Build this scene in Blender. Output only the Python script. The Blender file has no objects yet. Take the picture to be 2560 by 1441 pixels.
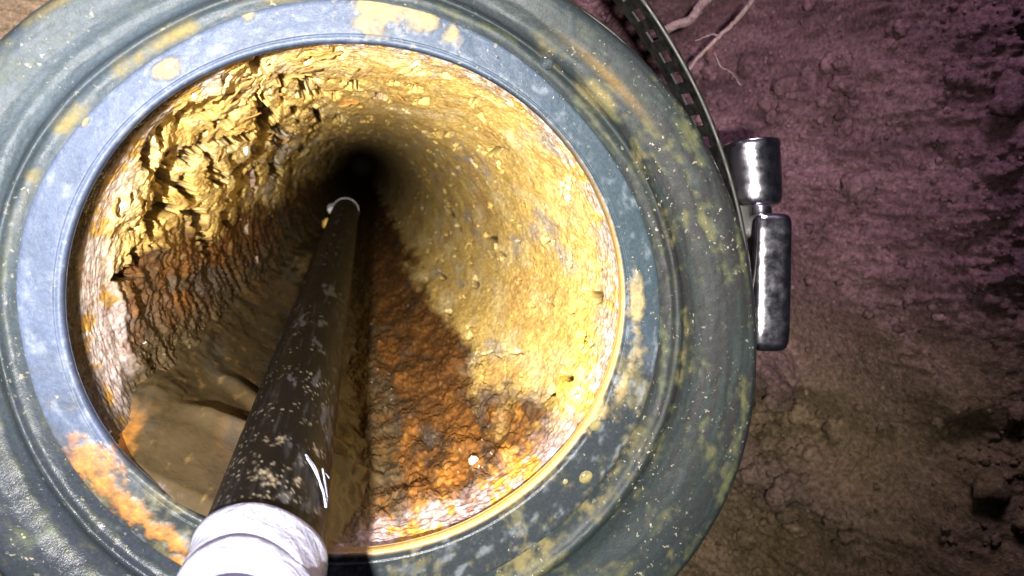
import bpy, math, random
import numpy as np
from mathutils import Matrix, Vector

# ------------------------------------------------------------------ camera, light
SC = bpy.context.scene
COL = SC.collection
R = 0.1                      # inner radius of the pipe mouth (m)
F_PX = 1849.0                # focal length in pixels of the 2560 px wide picture
AX = np.array([905 - 1280.0, -(400 - 720.5), -F_PX]); AX /= np.linalg.norm(AX)   # pipe axis seen by the camera
CEN = np.array([-0.5533, -0.0886, -2.7763]) * R                                    # mouth centre seen by the camera
_z = np.array([0, 1.0, 0]); _z = _z - (_z @ AX) * AX; _z /= np.linalg.norm(_z)
_x = np.cross(AX, _z)
M_WC = np.stack([_x, AX, _z], 1)          # world -> camera rotation (world: X right, Y into the pipe, Z up)
CAM = M_WC.T @ (-CEN)

cam_d = bpy.data.cameras.new('camera'); cam = bpy.data.objects.new('camera', cam_d); COL.objects.link(cam)
cam_d.sensor_width = 36.0; cam_d.lens = 36.0 * F_PX / 2560.0
cam_d.clip_start = 0.005; cam_d.clip_end = 20
cam.matrix_world = Matrix.Translation(Vector(CAM)) @ Matrix(M_WC.T.tolist()).to_4x4()
cam_d.dof.use_dof = True; cam_d.dof.focus_distance = 0.30; cam_d.dof.aperture_fstop = 18.0
SC.camera = cam

wd = bpy.data.worlds.new('World'); SC.world = wd; wd.use_nodes = True
bg = wd.node_tree.nodes['Background']; bg.inputs[0].default_value = (0.62, 0.72, 1.0, 1); bg.inputs[1].default_value = 0.015

def lamp(name, loc, target, energy, size, cone, blend, color):
    l = bpy.data.lights.new(name, 'SPOT'); l.energy = energy; l.shadow_soft_size = size
    l.spot_size = math.radians(cone); l.spot_blend = blend; l.color = color
    o = bpy.data.objects.new(name, l); COL.objects.link(o)
    o.location = loc
    o.rotation_euler = (Vector(target) - Vector(loc)).to_track_quat('-Z', 'Y').to_euler()
    return o
LAMP = (-0.046, -0.420, 0.040)
lamp('torch', LAMP, (-0.005, 0.06, 0.005), 66.0, 0.0040, 76, 1.0, (1.0, 0.965, 0.92))

al = bpy.data.lights.new('trench_daylight', 'AREA'); al.energy = 6.5; al.size = .26; al.color = (.90, .74, 1.0)     # daylight falling into the trench
ao = bpy.data.objects.new('trench_daylight', al); COL.objects.link(ao); ao.location = (.10, -.22, .80)
ao.rotation_euler = (Vector((.45, .15, 0)) - ao.location).to_track_quat('-Z', 'Y').to_euler()
SC.view_settings.view_transform = 'Standard'; SC.view_settings.look = 'None'
SC.view_settings.exposure = 0.0; SC.view_settings.gamma = 1.0
SC.render.engine = 'CYCLES'
SC.cycles.max_bounces = 8; SC.cycles.diffuse_bounces = 3; SC.cycles.use_denoising = True

rng = np.random.default_rng(7); random.seed(7)

def unproj(px, py, y):
    d = M_WC.T @ np.array([px - 1280.0, -(py - 720.5), -F_PX])
    t = (y - CAM[1]) / d[1]
    return CAM + d * t
def at_dist(px, py, depth):        # point at a depth along the optical axis
    d = np.array([px - 1280.0, -(py - 720.5), -F_PX]) * (depth / F_PX)
    return CAM + M_WC.T @ d

# ------------------------------------------------------------------ numpy noise
_perm = np.random.default_rng(3).permutation(256).astype(np.int32)
_perm = np.concatenate([_perm, _perm, _perm])
_g = np.random.default_rng(5).normal(size=(256, 3)).astype(np.float32); _g /= np.linalg.norm(_g, axis=1)[:, None]
def perlin(x, y, z):
    x = np.asarray(x, np.float32); y = np.asarray(y, np.float32); z = np.asarray(z, np.float32)
    xi = np.floor(x).astype(np.int32); yi = np.floor(y).astype(np.int32); zi = np.floor(z).astype(np.int32)
    xf = x - xi; yf = y - yi; zf = z - zi
    xi &= 255; yi &= 255; zi &= 255
    u = xf*xf*xf*(xf*(xf*6-15)+10); v = yf*yf*yf*(yf*(yf*6-15)+10); w = zf*zf*zf*(zf*(zf*6-15)+10)
    out = 0
    for dx in (0, 1):
        a = _perm[xi + dx]; wx = u if dx else 1 - u
        for dy in (0, 1):
            b = _perm[a + yi + dy]; wy = wx * (v if dy else 1 - v)
            for dz in (0, 1):
                g = _g[_perm[b + zi + dz]]
                out = out + wy * (w if dz else 1 - w) * (g[..., 0]*(xf-dx) + g[..., 1]*(yf-dy) + g[..., 2]*(zf-dz))
    return out * 1.5
def fbm(p, s, octv=4, gain=.5, ridged=False, off=0.0):
    o = 0; a = 1; t = 0
    for i in range(octv):
        n = perlin(p[0]*s + off + 17*i, p[1]*s + off*1.3 + 5*i, p[2]*s - off)
        if ridged: n = 1 - 2*np.abs(n)
        o = o + a*n; t += a; a *= gain; s *= 2.03
    return o / t
def sst(a, b, x):
    t = np.clip((x - a) / (b - a), 0, 1); return t*t*(3-2*t)
def worley(u, v, seed, wrap=None):
    """F1, F2, random per cell (3) and offset to the cell centre; u may wrap after `wrap` cells"""
    iu = np.floor(u).astype(np.int64); iv = np.floor(v).astype(np.int64)
    f1 = np.full(u.shape, 9., np.float32); f2 = f1.copy(); du = np.zeros_like(f1); dv = du.copy(); cid = np.zeros(u.shape, np.int64)
    for a in (-1, 0, 1):
        for b in (-1, 0, 1):
            cu = iu + a; cv = iv + b
            k = (cu % wrap if wrap else cu)
            h = (k * 73856093 ^ cv * 19349663 ^ seed * 83492791) & 0x7fffffff
            h = (h * 1103515245 + 12345) & 0x7fffffff
            jx = ((h >> 8) & 1023) / 1023.; jy = ((h >> 18) & 1023) / 1023.
            ddx = u - (cu + .1 + .8*jx); ddy = v - (cv + .1 + .8*jy)
            d = (ddx*ddx + ddy*ddy).astype(np.float32)
            near = d < f1
            f2 = np.where(near, f1, np.minimum(f2, d))
            f1 = np.where(near, d, f1); du = np.where(near, ddx, du); dv = np.where(near, ddy, dv); cid = np.where(near, h, cid)
    r1 = ((cid >> 3) & 1023) / 1023.; r2 = ((cid >> 11) & 1023) / 1023.; r3 = ((cid >> 20) & 1023) / 1023.
    return np.sqrt(f1), np.sqrt(f2), du, dv, r1, r2, r3
def mixc(c, col, m):
    return c * (1 - m[..., None]) + np.asarray(col, np.float32) * m[..., None]

# ------------------------------------------------------------------ mesh helpers
def link(name, me, mat=None, parent=None):
    o = bpy.data.objects.new(name, me); COL.objects.link(o)
    if mat is not None and not me.materials: me.materials.append(mat)
    if parent: o.parent = parent
    return o
def grid_mesh(name, P, wrap_u=False, attr=None, keep=None, smooth=True):
    """P: (nv, nu, 3); faces between neighbouring rows and columns; attr: (nv, nu, 4) colour attribute 'tone'"""
    nv, nu = P.shape[:2]
    i = np.arange(nu if wrap_u else nu - 1); j = np.arange(nv - 1)
    J, I = np.meshgrid(j, i, indexing='ij'); I2 = (I + 1) % nu
    q = np.stack([J*nu + I, J*nu + I2, (J+1)*nu + I2, (J+1)*nu + I], -1).reshape(-1, 4)
    if keep is not None: q = q[keep[:-1, :][:, :len(i)].reshape(-1)]
    me = bpy.data.meshes.new(name)
    me.vertices.add(nv*nu); me.vertices.foreach_set('co', np.ascontiguousarray(P.reshape(-1), np.float32))
    me.loops.add(q.size); me.loops.foreach_set('vertex_index', np.ascontiguousarray(q.reshape(-1), np.int32))
    me.polygons.add(len(q)); me.polygons.foreach_set('loop_start', np.arange(0, q.size, 4, dtype=np.int32))
    me.polygons.foreach_set('use_smooth', np.full(len(q), smooth, bool))
    if attr is not None:
        a = me.attributes.new('tone', 'FLOAT_COLOR', 'POINT'); a.data.foreach_set('color', np.ascontiguousarray(attr.reshape(-1), np.float32))
    me.update(calc_edges=True); me.validate()
    return me
def simple_mesh(name, v, f, smooth=True):
    me = bpy.data.meshes.new(name); me.from_pydata([tuple(map(float, p)) for p in v], [], f)
    for p in me.polygons: p.use_smooth = smooth
    me.update(); return me
def frame(d):
    d = np.asarray(d, float); d = d / np.linalg.norm(d)
    a = np.cross(d, [0, 0, 1.0]) if abs(d[2]) < .9 else np.cross(d, [1.0, 0, 0]); a /= np.linalg.norm(a)
    return d, a, np.cross(d, a)
def tube(name, path, radii, n=16, cap=True, jitter=None):
    path = np.asarray(path, float); k = len(path); v = []; f = []
    t = np.gradient(path, axis=0); d, a, b = frame(t[0])
    for i in range(k):
        d = t[i] / np.linalg.norm(t[i]); a = a - (a @ d)*d; a /= np.linalg.norm(a); b = np.cross(d, a)
        for j in range(n):
            w = 2*math.pi*j/n; r = radii[i] * (1 + (jitter(i, j) if jitter else 0))
            v.append(path[i] + r*(math.cos(w)*a + math.sin(w)*b))
    for i in range(k-1):
        for j in range(n):
            f.append((i*n+j, i*n+(j+1) % n, (i+1)*n+(j+1) % n, (i+1)*n+j))
    if cap: f.append(tuple(range(n-1, -1, -1))); f.append(tuple((k-1)*n + j for j in range(n)))
    return simple_mesh(name, v, f)
def thing(name, label, cat, loc=(0, 0, 0), group=None):
    o = bpy.data.objects.new(name, None); o.empty_display_size = .01; COL.objects.link(o); o.location = loc
    return tag(o, label, cat, group)
def tag(o, label, cat, group=None):
    o['label'] = label; o['category'] = cat
    if group: o['group'] = group
    return o

# ------------------------------------------------------------------ materials
def mat_new(name):
    m = bpy.data.materials.new(name); m.use_nodes = True
    nt = m.node_tree; return m, nt, nt.nodes['Principled BSDF']
def N(nt, kind, **kw):
    n = nt.nodes.new(kind)
    for k, v in kw.items():
        if k in n.inputs.keys(): n.inputs[k].default_value = v
        else: setattr(n, k, v)
    return n
def noise(nt, scale, detail=6, rough=.6, dist=0.0, vec=None):
    n = N(nt, 'ShaderNodeTexNoise', Scale=scale, Detail=detail, Roughness=rough, Distortion=dist)
    if vec is None:
        tc = N(nt, 'ShaderNodeTexCoord'); vec = tc.outputs['Object']
    nt.links.new(vec, n.inputs['Vector']); return n
def ramp(nt, src, stops):
    r = nt.nodes.new('ShaderNodeValToRGB'); e = r.color_ramp.elements
    while len(e) < len(stops): e.new(.5)
    for i, (p, c) in enumerate(stops):
        e[i].position = p; e[i].color = (c if len(c) == 4 else (*c, 1)) if not isinstance(c, float) else (c, c, c, 1)
    nt.links.new(src, r.inputs[0]); return r
def mix(nt, a, b, f, mode='MIX'):
    m = nt.nodes.new('ShaderNodeMix'); m.data_type = 'RGBA'; m.blend_type = mode
    for s, v in ((m.inputs[0], f), (m.inputs[6], a), (m.inputs[7], b)):
        if hasattr(v, 'links'): nt.links.new(v, s)
        elif isinstance(v, (int, float)): s.default_value = v
        else: s.default_value = (*v, 1)
    return m.outputs[2]
def bump(nt, h, strength, dist, normal=None):
    b = N(nt, 'ShaderNodeBump', Strength=strength, Distance=dist); nt.links.new(h, b.inputs['Height'])
    if normal: nt.links.new(normal, b.inputs['Normal'])
    return b.outputs[0]
def tone_material(name, grain_scale, grain_amt, bump_scale, bump_d, spec=.5, coat=0.0, stretch=None, specks=None):
    """colour and roughness (alpha) come from the mesh attribute, fine grain and relief from noise nodes"""
    m, nt, p = mat_new(name)
    at = N(nt, 'ShaderNodeAttribute', attribute_name='tone')
    vec = None
    if stretch:
        tc = N(nt, 'ShaderNodeTexCoord'); mp = N(nt, 'ShaderNodeMapping'); mp.inputs['Scale'].default_value = (1, stretch, 1)
        nt.links.new(tc.outputs['Object'], mp.inputs['Vector']); vec = mp.outputs[0]
    n1 = noise(nt, grain_scale, 8, .65, .4, vec)
    g = ramp(nt, n1.outputs[0], [(0.32, 1 - grain_amt), (0.68, 1 + grain_amt)])
    c = mix(nt, at.outputs['Color'], g.outputs[0], 1.0, 'MULTIPLY')
    if specks:
        sc_k, lo, hi, kcol, zs_, zlo, zhi = specks
        k1_ = ramp(nt, noise(nt, sc_k, 2, .5, .3, vec).outputs[0], [(lo, 0.0), (hi, 1.0)])
        k2_ = ramp(nt, noise(nt, zs_, 3, .6, .3, vec).outputs[0], [(zlo, 0.0), (zhi, 1.0)])
        c = mix(nt, c, kcol, mix(nt, k1_.outputs[0], k2_.outputs[0], 1.0, 'MULTIPLY'))
    nt.links.new(c, p.inputs['Base Color'])
    nt.links.new(at.outputs['Alpha'], p.inputs['Roughness'])
    n2 = noise(nt, bump_scale, 6, .62, .6, vec)
    nt.links.new(bump(nt, n2.outputs[0], 1.0, bump_d), p.inputs['Normal'])
    p.inputs['Specular IOR Level'].default_value = spec
    p.inputs['Coat Weight'].default_value = coat; p.inputs['Coat Roughness'].default_value = .12
    return m
M_CRUST = tone_material('rust_crust', 420, .38, 520, .00045, .5, stretch=.3, specks=(420, .70, .735, (.80, .74, .66), 40, .45, .65))  # pale specks: white grains, and droplet glints painted as colour
M_RUB = tone_material('rubber', 700, .22, 1100, .00013, .16, specks=(520, .65, .70, (.18, .165, .12), 30, .44, .68))
M_SOIL = tone_material('soil', 240, .55, 420, .0030, .1)
M_MUD = tone_material('mud', 300, .15, 200, .0003, .5)
M_ROD = tone_material('black_pole', 800, .25, 900, .00010, .12)

# ------------------------------------------------------------------ outlines of the mouth and coupling
def lip_in(th):   # inner edge of the rubber lip, a little oval
    return R * (1 + 0.026*np.cos(2*th) - 0.009*np.cos(th) + .002*np.cos(5*th + 1))
def polar(points, y, extra):
    a = []
    for px, py in points:
        p = unproj(px, py, y); a.append((math.atan2(p[2], p[0]) % (2*math.pi), math.hypot(p[0], p[2])))
    a += [(math.radians(d) % (2*math.pi), r) for d, r in extra]
    a.sort(); t = np.array([x[0] for x in a]); r = np.array([x[1] for x in a])
    T = np.linspace(0, 2*math.pi, 721)[:-1]
    v = np.interp(T, np.concatenate([t - 2*math.pi, t, t + 2*math.pi]), np.tile(r, 3))
    k = np.exp(-.5*(np.arange(-30, 31)/10.)**2); k /= k.sum()
    v = np.convolve(np.concatenate([v[-30:], v, v[:30]]), k, 'valid')
    return lambda th: np.interp(np.asarray(th) % (2*math.pi), np.concatenate([T, [2*math.pi]]), np.concatenate([v, v[:1]]))
Y_OUT = 0.020
r_out = polar([(1872, 850), (1800, 470), (1640, 200), (1400, 10), (1830, 1170), (1700, 1400), (165, 0), (0, 110)], Y_OUT,
              [(90, .146), (110, .145), (165, .153), (190, .158), (225, .172), (255, .182), (280, .186)])
r_lip = polar([(800, 0), (450, 110), (200, 310), (70, 520), (38, 700), (60, 880), (1440, 280), (1590, 500), (1650, 750), (1620, 1000)], 0.0005,
              [(225, .119), (250, .121), (280, .122), (305, .122)])
# ------------------------------------------------------------------ corroded pipe: wall crust
NT, NV = 1300, 480
th = np.linspace(0, 2*math.pi, NT, endpoint=False)
D0 = -CAM[1]
q = np.linspace(1/(D0 + .006), 1/(D0 + 7.0), NV)
yy = 1/q - D0
TH, YY = np.meshgrid(th, yy)
TH = TH.astype(np.float32); YY = YY.astype(np.float32)
deg = np.degrees(TH)
def angd(a): return (deg - a + 180) % 360 - 180          # signed degrees from angle a
left = np.exp(-(angd(178)/48.)**2)
delta = .0018 + .0014*left + .0015*np.exp(-(angd(270)/40)**2)
rw = lip_in(TH) + delta * np.exp(-YY/.5) - .004*sst(.02, .25, YY)
P3 = (np.cos(TH)*R, .42*.28*np.log1p(YY/.28) + .06*YY, np.sin(TH)*R)
fade = 1.0
w1 = fbm(P3, 28, 3, off=3.1); w2 = fbm(P3, 28, 3, off=9.7)
w3 = fbm(P3, 110, 3, off=5.5); w4 = fbm(P3, 110, 3, off=1.9)
upper = sst(-.50, -.24, (np.cos(TH - math.radians(64)) + .30*w1 + .16*w3 - .34*np.exp(-(angd(325)/40)**2)*np.exp(-YY/.07)))           # 1 above the old water line
pitz = np.exp(-(angd(138)/38.)**2)                                                    # flaky zone up and to the left
lw = np.exp(-(angd(192)/24.)**2)
U = TH/(2*math.pi)
def terr(n, k, w):                       # peeling layers: flat steps with steep edges along the contours of n
    t = n*k; f_ = np.floor(t); return (f_ + sst(1 - w, 1.0, t - f_))/k
t1 = fbm((P3[0] + .010*w1, P3[1] + .008*w2, P3[2] + .010*w2), 26, 4, .5, off=12)
t2 = fbm((P3[0] + .004*w3, P3[1] + .004*w4, P3[2] + .004*w3), 75, 4, .5, off=14)
plate = terr(t1 + .12*t2, 3.0, .35)*.0050 + .0095*t1
plate2 = terr(t2, 4.0, .35)*.0022 + .0012*t2
# wavy strands: contour-like ridges that follow the warped layers
st = fbm((P3[0] + .006*w1, P3[1]*1.0 + .006*w2, P3[2] + .006*w2), 70, 3, off=21)
strand = np.abs(((st*9 + w3*1.6) % 1.0) - .5)*2
hoop = fbm((P3[0]*.55, P3[1]*2.2 + .012*w1 + .004*w3, P3[2]*.55), 70, 4, ridged=True, off=33)
fine = fbm(P3, 420, 3, ridged=True, off=41)
big = fbm(P3, 11, 2, off=37)
h = .0040*big + .0026*w1 + plate*(.20 + .80*pitz)*(1 - .6*lw) + plate2*(.20 + .80*pitz) + (.0003 + .0004*pitz)*(strand - .5) + .0005*fine + .0010*w3
h += lw * (.0042*hoop) + (1 - upper)*(.0016*hoop + .0055*terr(t2, 5, .22))*(1 - .6*lw)
# hollows where layers have lifted off
rimz = sst(.046, .016, YY - .030*left + .016*w1 + .008*w3)                    # wet smooth band at the cut end
ph = fbm((P3[0]*1.0 + .003*w3, P3[1]*1.0 + .003*w4, P3[2]*1.0 + .004*w3), 62, 4, .55, off=55)
pit = sst(.175, .215, ph - .30*(1 - pitz) + .10*w3) * sst(.02, .05, YY)
# the torn hollows that stand out, each placed where it sits on the wall (view position, half width, half height)
_w = (np.stack([np.cos(TH)*rw, YY, np.sin(TH)*rw], -1) - CAM) @ M_WC.T
_u = 1280 + F_PX*_w[..., 0]/-_w[..., 2] + 26*w3 + 12*w1; _v = 720.5 - F_PX*_w[..., 1]/-_w[..., 2] + 26*w4 + 12*w2
_n3 = fbm(P3, 240, 2, off=58)
torn = np.zeros_like(rw)
for px, py, hw, hh in ((652, 170, 16, 40), (770, 152, 10, 10), (762, 228, 18, 26), (705, 225, 9, 25), (652, 295, 28, 56), (800, 232, 22, 12), (835, 237, 16, 12), (700, 325, 26, 12), (795, 290, 18, 22),
                       (745, 300, 12, 12), (600, 335, 26, 15), (560, 355, 24, 13), (372, 400, 19, 42), (410, 345, 14, 18), (395, 525, 24, 44), (430, 450, 24, 38), (470, 475, 13, 30), (520, 420, 15, 40), (548, 445, 13, 30),
                       (600, 430, 20, 22), (640, 450, 13, 26), (365, 565, 12, 38), (480, 560, 18, 44), (505, 610, 12, 34), (700, 360, 20, 18), (640, 392, 14, 20), (690, 430, 20, 22), (950, 238, 14, 8), (970, 240, 10, 8),
                       (880, 205, 24, 6), (1028, 212, 14, 7), (1115, 330, 32, 7), (1180, 258, 9, 12), (1215, 380, 28, 7), (1370, 600, 6, 15), (1440, 772, 8, 7), (1295, 555, 15, 7), (1000, 195, 32, 5), (305, 690, 20, 13), (330, 640, 11, 26),
                       (850, 300, 12, 10), (1060, 250, 18, 5), (1460, 850, 6, 22), (560, 540, 14, 30)):
    du_ = np.abs(_u - px)/hw; dv_ = np.abs(_v - py)/hh
    ok_ = (du_ < 2.2) & (dv_ < 2.2)
    torn[ok_] = np.maximum(torn[ok_], sst(1.12, .92, np.sqrt(du_[ok_]**2 + dv_[ok_]**2) + .75*_n3[ok_]))
ph2 = fbm((P3[0], P3[1]*.8 + .003*w4, P3[2]), 105, 2, off=65)
pit2 = sst(.37, .40, ph2 + .07*pitz) * upper * sst(.015, .03, YY)
crk = sst(.022, .006, np.abs(fbm((P3[0] + .004*w3, P3[1]*.8, P3[2] + .004*w4), 38, 3, off=75))) * sst(.12, .2, fbm(P3, 30, 2, off=85)) * upper * sst(.02, .03, YY)
h -= torn*.0095 + (pit*.006*upper + pit2*.006 + crk*.0035)*(1 - rimz)
h = h*(1 - (.72 + .2*left)*rimz) + rimz*(.0012 - .0008*left)*fbm((P3[0], P3[1]*3.7, P3[2]), 300, 3, off=95)
r = rw - h
P = np.stack([np.cos(TH)*r, YY, np.sin(TH)*r], -1)
# colours of the crust
n_a = fbm(P3, 45, 4, off=101); n_b = fbm(P3, 90, 4, off=111); n_c = fbm(P3, 22, 3, off=121); n_d = fbm(P3, 300, 3, off=131)
c = np.empty(TH.shape + (3,), np.float32); c[:] = (.68, .47, .135)
c = mixc(c, (.77, .60, .28), sst(-.1, .4, n_a))
c = mixc(c, (.58, .30, .09), sst(.22, .5, n_c + .4*n_b)*.5)
c = mixc(c, (.72, .50, .06), np.exp(-(angd(338)/13.)**2 - ((YY - .035)/.035)**2)*sst(-.25, .15, n_b))
c = mixc(c, (.36, .32, .28), sst(.20, .42, fbm(P3, 34, 4, off=171) + .25*n_b)*.75)
c = mixc(c, (.36, .20, .06), sst(.1, .4, t2)*.35)
c = mixc(c, (.70, .60, .34), sst(.1, .4, -t2)*.4)
c = mixc(c, (.34, .18, .06), sst(.80, 1., strand)*.35)
low = np.empty_like(c); low[:] = (.120, .052, .016)
low = mixc(low, (.25, .100, .020), sst(-.05, .32, n_a + .15*n_d)*(.40 + .60*sst(.16, .02, YY)))
low = mixc(low, (.055, .035, .022), sst(.02, .3, n_b*.8 + n_c*.5)*.8)
low = mixc(low, (.12, .10, .085), sst(.25, .5, n_c - .5*n_a)*.7)
low = mixc(low, (.45, .20, .03), sst(.1, .4, fbm(P3, 130, 3, off=141))*np.exp(-(angd(310)/26)**2)*sst(.12, .02, YY)*.9)
low = mixc(low, (.045, .030, .020), np.exp(-(angd(206)/17.)**2)*sst(-.3, .2, n_b + .25)*.85)
c = c*upper[..., None] + low*(1 - upper[..., None])
rimpat = fbm(P3, 75, 4, off=151)
rimc = np.empty_like(c); rimc[:] = (.36, .28, .25)
rimc = mixc(rimc, (.66, .56, .54), left)  # paler at left: glitter of the wet end put into the colour
rimc = mixc(rimc, (.62, .34, .06), sst(.0, .22, rimpat))
rimc = mixc(rimc, (.22, .06, .05), sst(.1, .45, n_d + .2*n_b)*.7)
rimc = mixc(rimc, (.85, .80, .82), sst(.05, .35, fbm(P3, 260, 3, off=161))*(.45 + .4*left))  # white flecks painted as glints of the wet rim
c = c*(1 - .8*rimz[..., None]) + rimc*.8*rimz[..., None]
gap_shade = sst(.030, .022, YY + .004*n_b)*sst(.2, .5, left)  # lip's shadow crescent at left, painted into the crust colour
c = mixc(c, (.022, .015, .012), gap_shade*.92)
mudh = -(np.cos(TH - math.radians(61))*rw) - .0990 + .0140*sst(-.004, .065, YY)            # below this height (m) the silt has splashed the wall
spl = sst(-.014, -.002, mudh + .010*n_b + .006*n_d)
c = mixc(c, (.065, .046, .024), spl*.9)
c = mixc(c, (.055, .032, .014), np.clip(pit*upper + pit2 + torn, 0, 1)*.92*np.clip(1 - rimz + torn, 0, 1))  # dark iron in the hollows, deepened to paint in their shade
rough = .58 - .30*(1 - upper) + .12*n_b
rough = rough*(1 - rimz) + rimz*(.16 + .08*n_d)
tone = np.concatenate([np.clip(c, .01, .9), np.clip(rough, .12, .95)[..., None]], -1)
# front end of the iron and the far dark end
pipe = thing('iron_pipe', 'corroded iron water pipe lined with flaking yellow and brown rust', 'pipe')
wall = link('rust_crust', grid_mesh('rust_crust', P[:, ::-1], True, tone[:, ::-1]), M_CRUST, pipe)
ro = .127
ang = np.linspace(0, 2*math.pi, 200, endpoint=False)
rings = []
for rr, y in ((None, .006), (.112, .009), (ro, .0135), (ro, 7.05), (.001, 7.05)):
    rad = (np.interp(ang, th, r[0]) if rr is None else np.full_like(ang, rr))
    rings.append(np.stack([np.cos(ang)*rad, np.full_like(ang, y), np.sin(ang)*rad], -1))
m_iron, nt, p = mat_new('old_iron'); n = noise(nt, 120, 8)
nt.links.new(ramp(nt, n.outputs[0], [(.3, (.02, .016, .014)), (.6, (.06, .035, .02)), (.8, (.14, .06, .02))]).outputs[0], p.inputs[0])
p.inputs['Roughness'].default_value = .7
link('iron_shell', grid_mesh('iron_shell', np.array(rings)[:, ::-1], True), m_iron, pipe)

def wall_point(a, y):
    i = int(round((a % (2*math.pi))/(2*math.pi)*NT)) % NT
    j = int(np.clip(np.searchsorted(yy, y), 0, NV-1))
    return P[j, i].astype(float)

# lifted rust flakes, each a plate of its own
m_flake, nt, p = mat_new('rust_flake')
oi = N(nt, 'ShaderNodeObjectInfo'); n = noise(nt, 260, 8, .65, .8)
ca = ramp(nt, n.outputs[0], [(.3, (.40, .22, .05)), (.48, (.66, .40, .10)), (.62, (.72, .50, .19)), (.75, (.50, .42, .32))])
cb = ramp(nt, oi.outputs['Random'], [(0.0, (.75, .70, .62)), (.5, (1.0, 1.0, 1.0)), (1.0, (1.05, .85, .60))])
nt.links.new(mix(nt, ca.outputs[0], cb.outputs[0], 1.0, 'MULTIPLY'), p.inputs[0])
n2 = noise(nt, 900, 6); nt.links.new(bump(nt, n2.outputs[0], 1, .0008), p.inputs['Normal']); p.inputs['Roughness'].default_value = .65
flake_meshes = []
for k in range(9):
    m = 26; asp = rng.uniform(.5, .85); v = []; f = []
    ph_ = rng.uniform(0, 6.28, 6)
    out = []
    for i in range(m):
        w = 2*math.pi*i/m
        rr_ = 1 + .16*math.sin(2*w + ph_[0]) + .12*math.sin(3*w + ph_[1]) + .08*math.sin(5*w + ph_[2]) + .06*math.sin(9*w + ph_[3]) + rng.normal(0, .02)
        out.append((math.cos(w)*rr_, math.sin(w)*asp*rr_))
    curl = rng.uniform(.10, .34); ben = rng.uniform(-.3, .3)
    def lift(x, y): return curl*(x*x)*(.5 + .5*x) + ben*x*y + .07*math.sin(6*x + ph_[4]) + .05*math.sin(9*y + ph_[5]) - .25*max(-x - .2, 0)
    for th_ in (0, -.14):
        for sc in (1.0, .6):
            for x, y in out: v.append((x*sc, y*sc, lift(x*sc, y*sc) + th_*(.8 if sc == 1 else 1.5)))
        v.append((0, 0, th_*1.6))
    b = 2*m + 1
    for s in (0, b):
        for i in range(m):
            j = (i+1) % m
            qd = (s+i, s+j, s+m+j, s+m+i); tr = (s+m+i, s+m+j, s+2*m)
            f += [qd, tr] if s == 0 else [qd[::-1], tr[::-1]]
    for i in range(m): j = (i+1) % m; f.append((i, b+i, b+j, j))
    me = simple_mesh('rust_flake', v, f, True); me.materials.append(m_flake); flake_meshes.append(me)
nfl = 0; tries = 0
while nfl < 60 and tries < 4000:
    tries += 1
    a = math.radians(rng.normal(135, 34) if rng.random() < .78 else rng.uniform(-10, 175))
    y = float(.022 + abs(rng.normal(0, .20)))
    if math.cos(a - math.radians(64)) < -.30 or y > .60: continue
    pt = wall_point(a, y); rad = np.array([math.cos(a), 0, math.sin(a)])
    size = float(np.clip(rng.lognormal(-5.2, .40), .003, .009))
    if math.degrees(a) < 80: size *= .6
    hoopv = np.array([-math.sin(a), 0, math.cos(a)]); ax = np.array([0, -1.0, 0])
    tilt = rng.normal(0, .7); xd = math.cos(tilt)*ax + math.sin(tilt)*hoopv         # free edge mostly towards the mouth
    zd = -rad + .22*xd*rng.normal(0, .6) + .2*hoopv*rng.normal(0, .6); zd /= np.linalg.norm(zd)
    xd -= (xd @ zd)*zd; xd /= np.linalg.norm(xd); yd = np.cross(zd, xd)
    o = link('rust_flake', flake_meshes[nfl % 9], None, pipe)
    mtx = np.eye(4); mtx[:3, 0] = xd*size; mtx[:3, 1] = yd*size*rng.uniform(.8, 1.3); mtx[:3, 2] = zd*size*rng.uniform(.5, .9)
    mtx[:3, 3] = pt - rad*rng.uniform(.0002, .0012)
    o.matrix_world = Matrix(mtx.tolist()); nfl += 1

# ------------------------------------------------------------------ mud on the pipe bottom
phi = math.radians(61); nn = np.array([math.cos(phi), math.sin(phi)]); tt = np.array([math.sin(phi), -math.cos(phi)])
nu, nvv = 190, 330
sx = np.linspace(-.078, .066, nu); ym = 1/np.linspace(1/(D0 + .0015), 1/(D0 + 2.2), nvv) - D0
SX, YM = np.meshgrid(sx, ym)
p0 = (SX*.6, YM*1.0, np.zeros_like(SX))
a1 = fbm((SX*.8, YM*.5, SX*0), 26, 3, off=201); a2 = fbm((SX*.8, YM*.5 + .01*a1, SX*0), 50, 3, off=211)
fold = np.exp(-((YM - .060 - .25*(SX + .02)**1*1.0 - .01*a1)/.007)**2) + .8*np.exp(-((YM - .108 + .3*(SX + .01) - .01*a1)/.010)**2)
edge_ = np.abs(SX + .005)/.055
hm = -.0990 + .0050*sst(-.002, .008, YM) + .0090*sst(.0, .065, YM) + .12*np.maximum(-SX - .035, 0) + .0022*a1 + .0008*a2 + .0035*fbm((SX, YM*.5, SX*0), 70, 3, off=251)*sst(.45, .95, edge_) + .0045*fold*sst(-.05, -.03, SX) + 2.2*np.maximum(SX - .015, 0)**2*-1 - .02*np.maximum(YM - .25, 0)*.3
bead = sst(.016, .004, YM + .006*a2)
hm = hm + 0*bead
MP = np.stack([tt[0]*SX + nn[0]*hm, YM, tt[1]*SX + nn[1]*hm], -1)
YS = YM*.4
mb = fbm((SX, YS, SX*0), 40, 4, off=221); mb2 = fbm((SX, YS, SX*0), 15, 3, off=231); mb3 = fbm((SX, YS, SX*0), 160, 4, off=241)
mc = np.empty(SX.shape + (3,), np.float32); mc[:] = (.046, .033, .017)
mc = mixc(mc, (.105, .060, .026), sst(.0, .35, mb2 + .3*mb)*.7)
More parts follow.
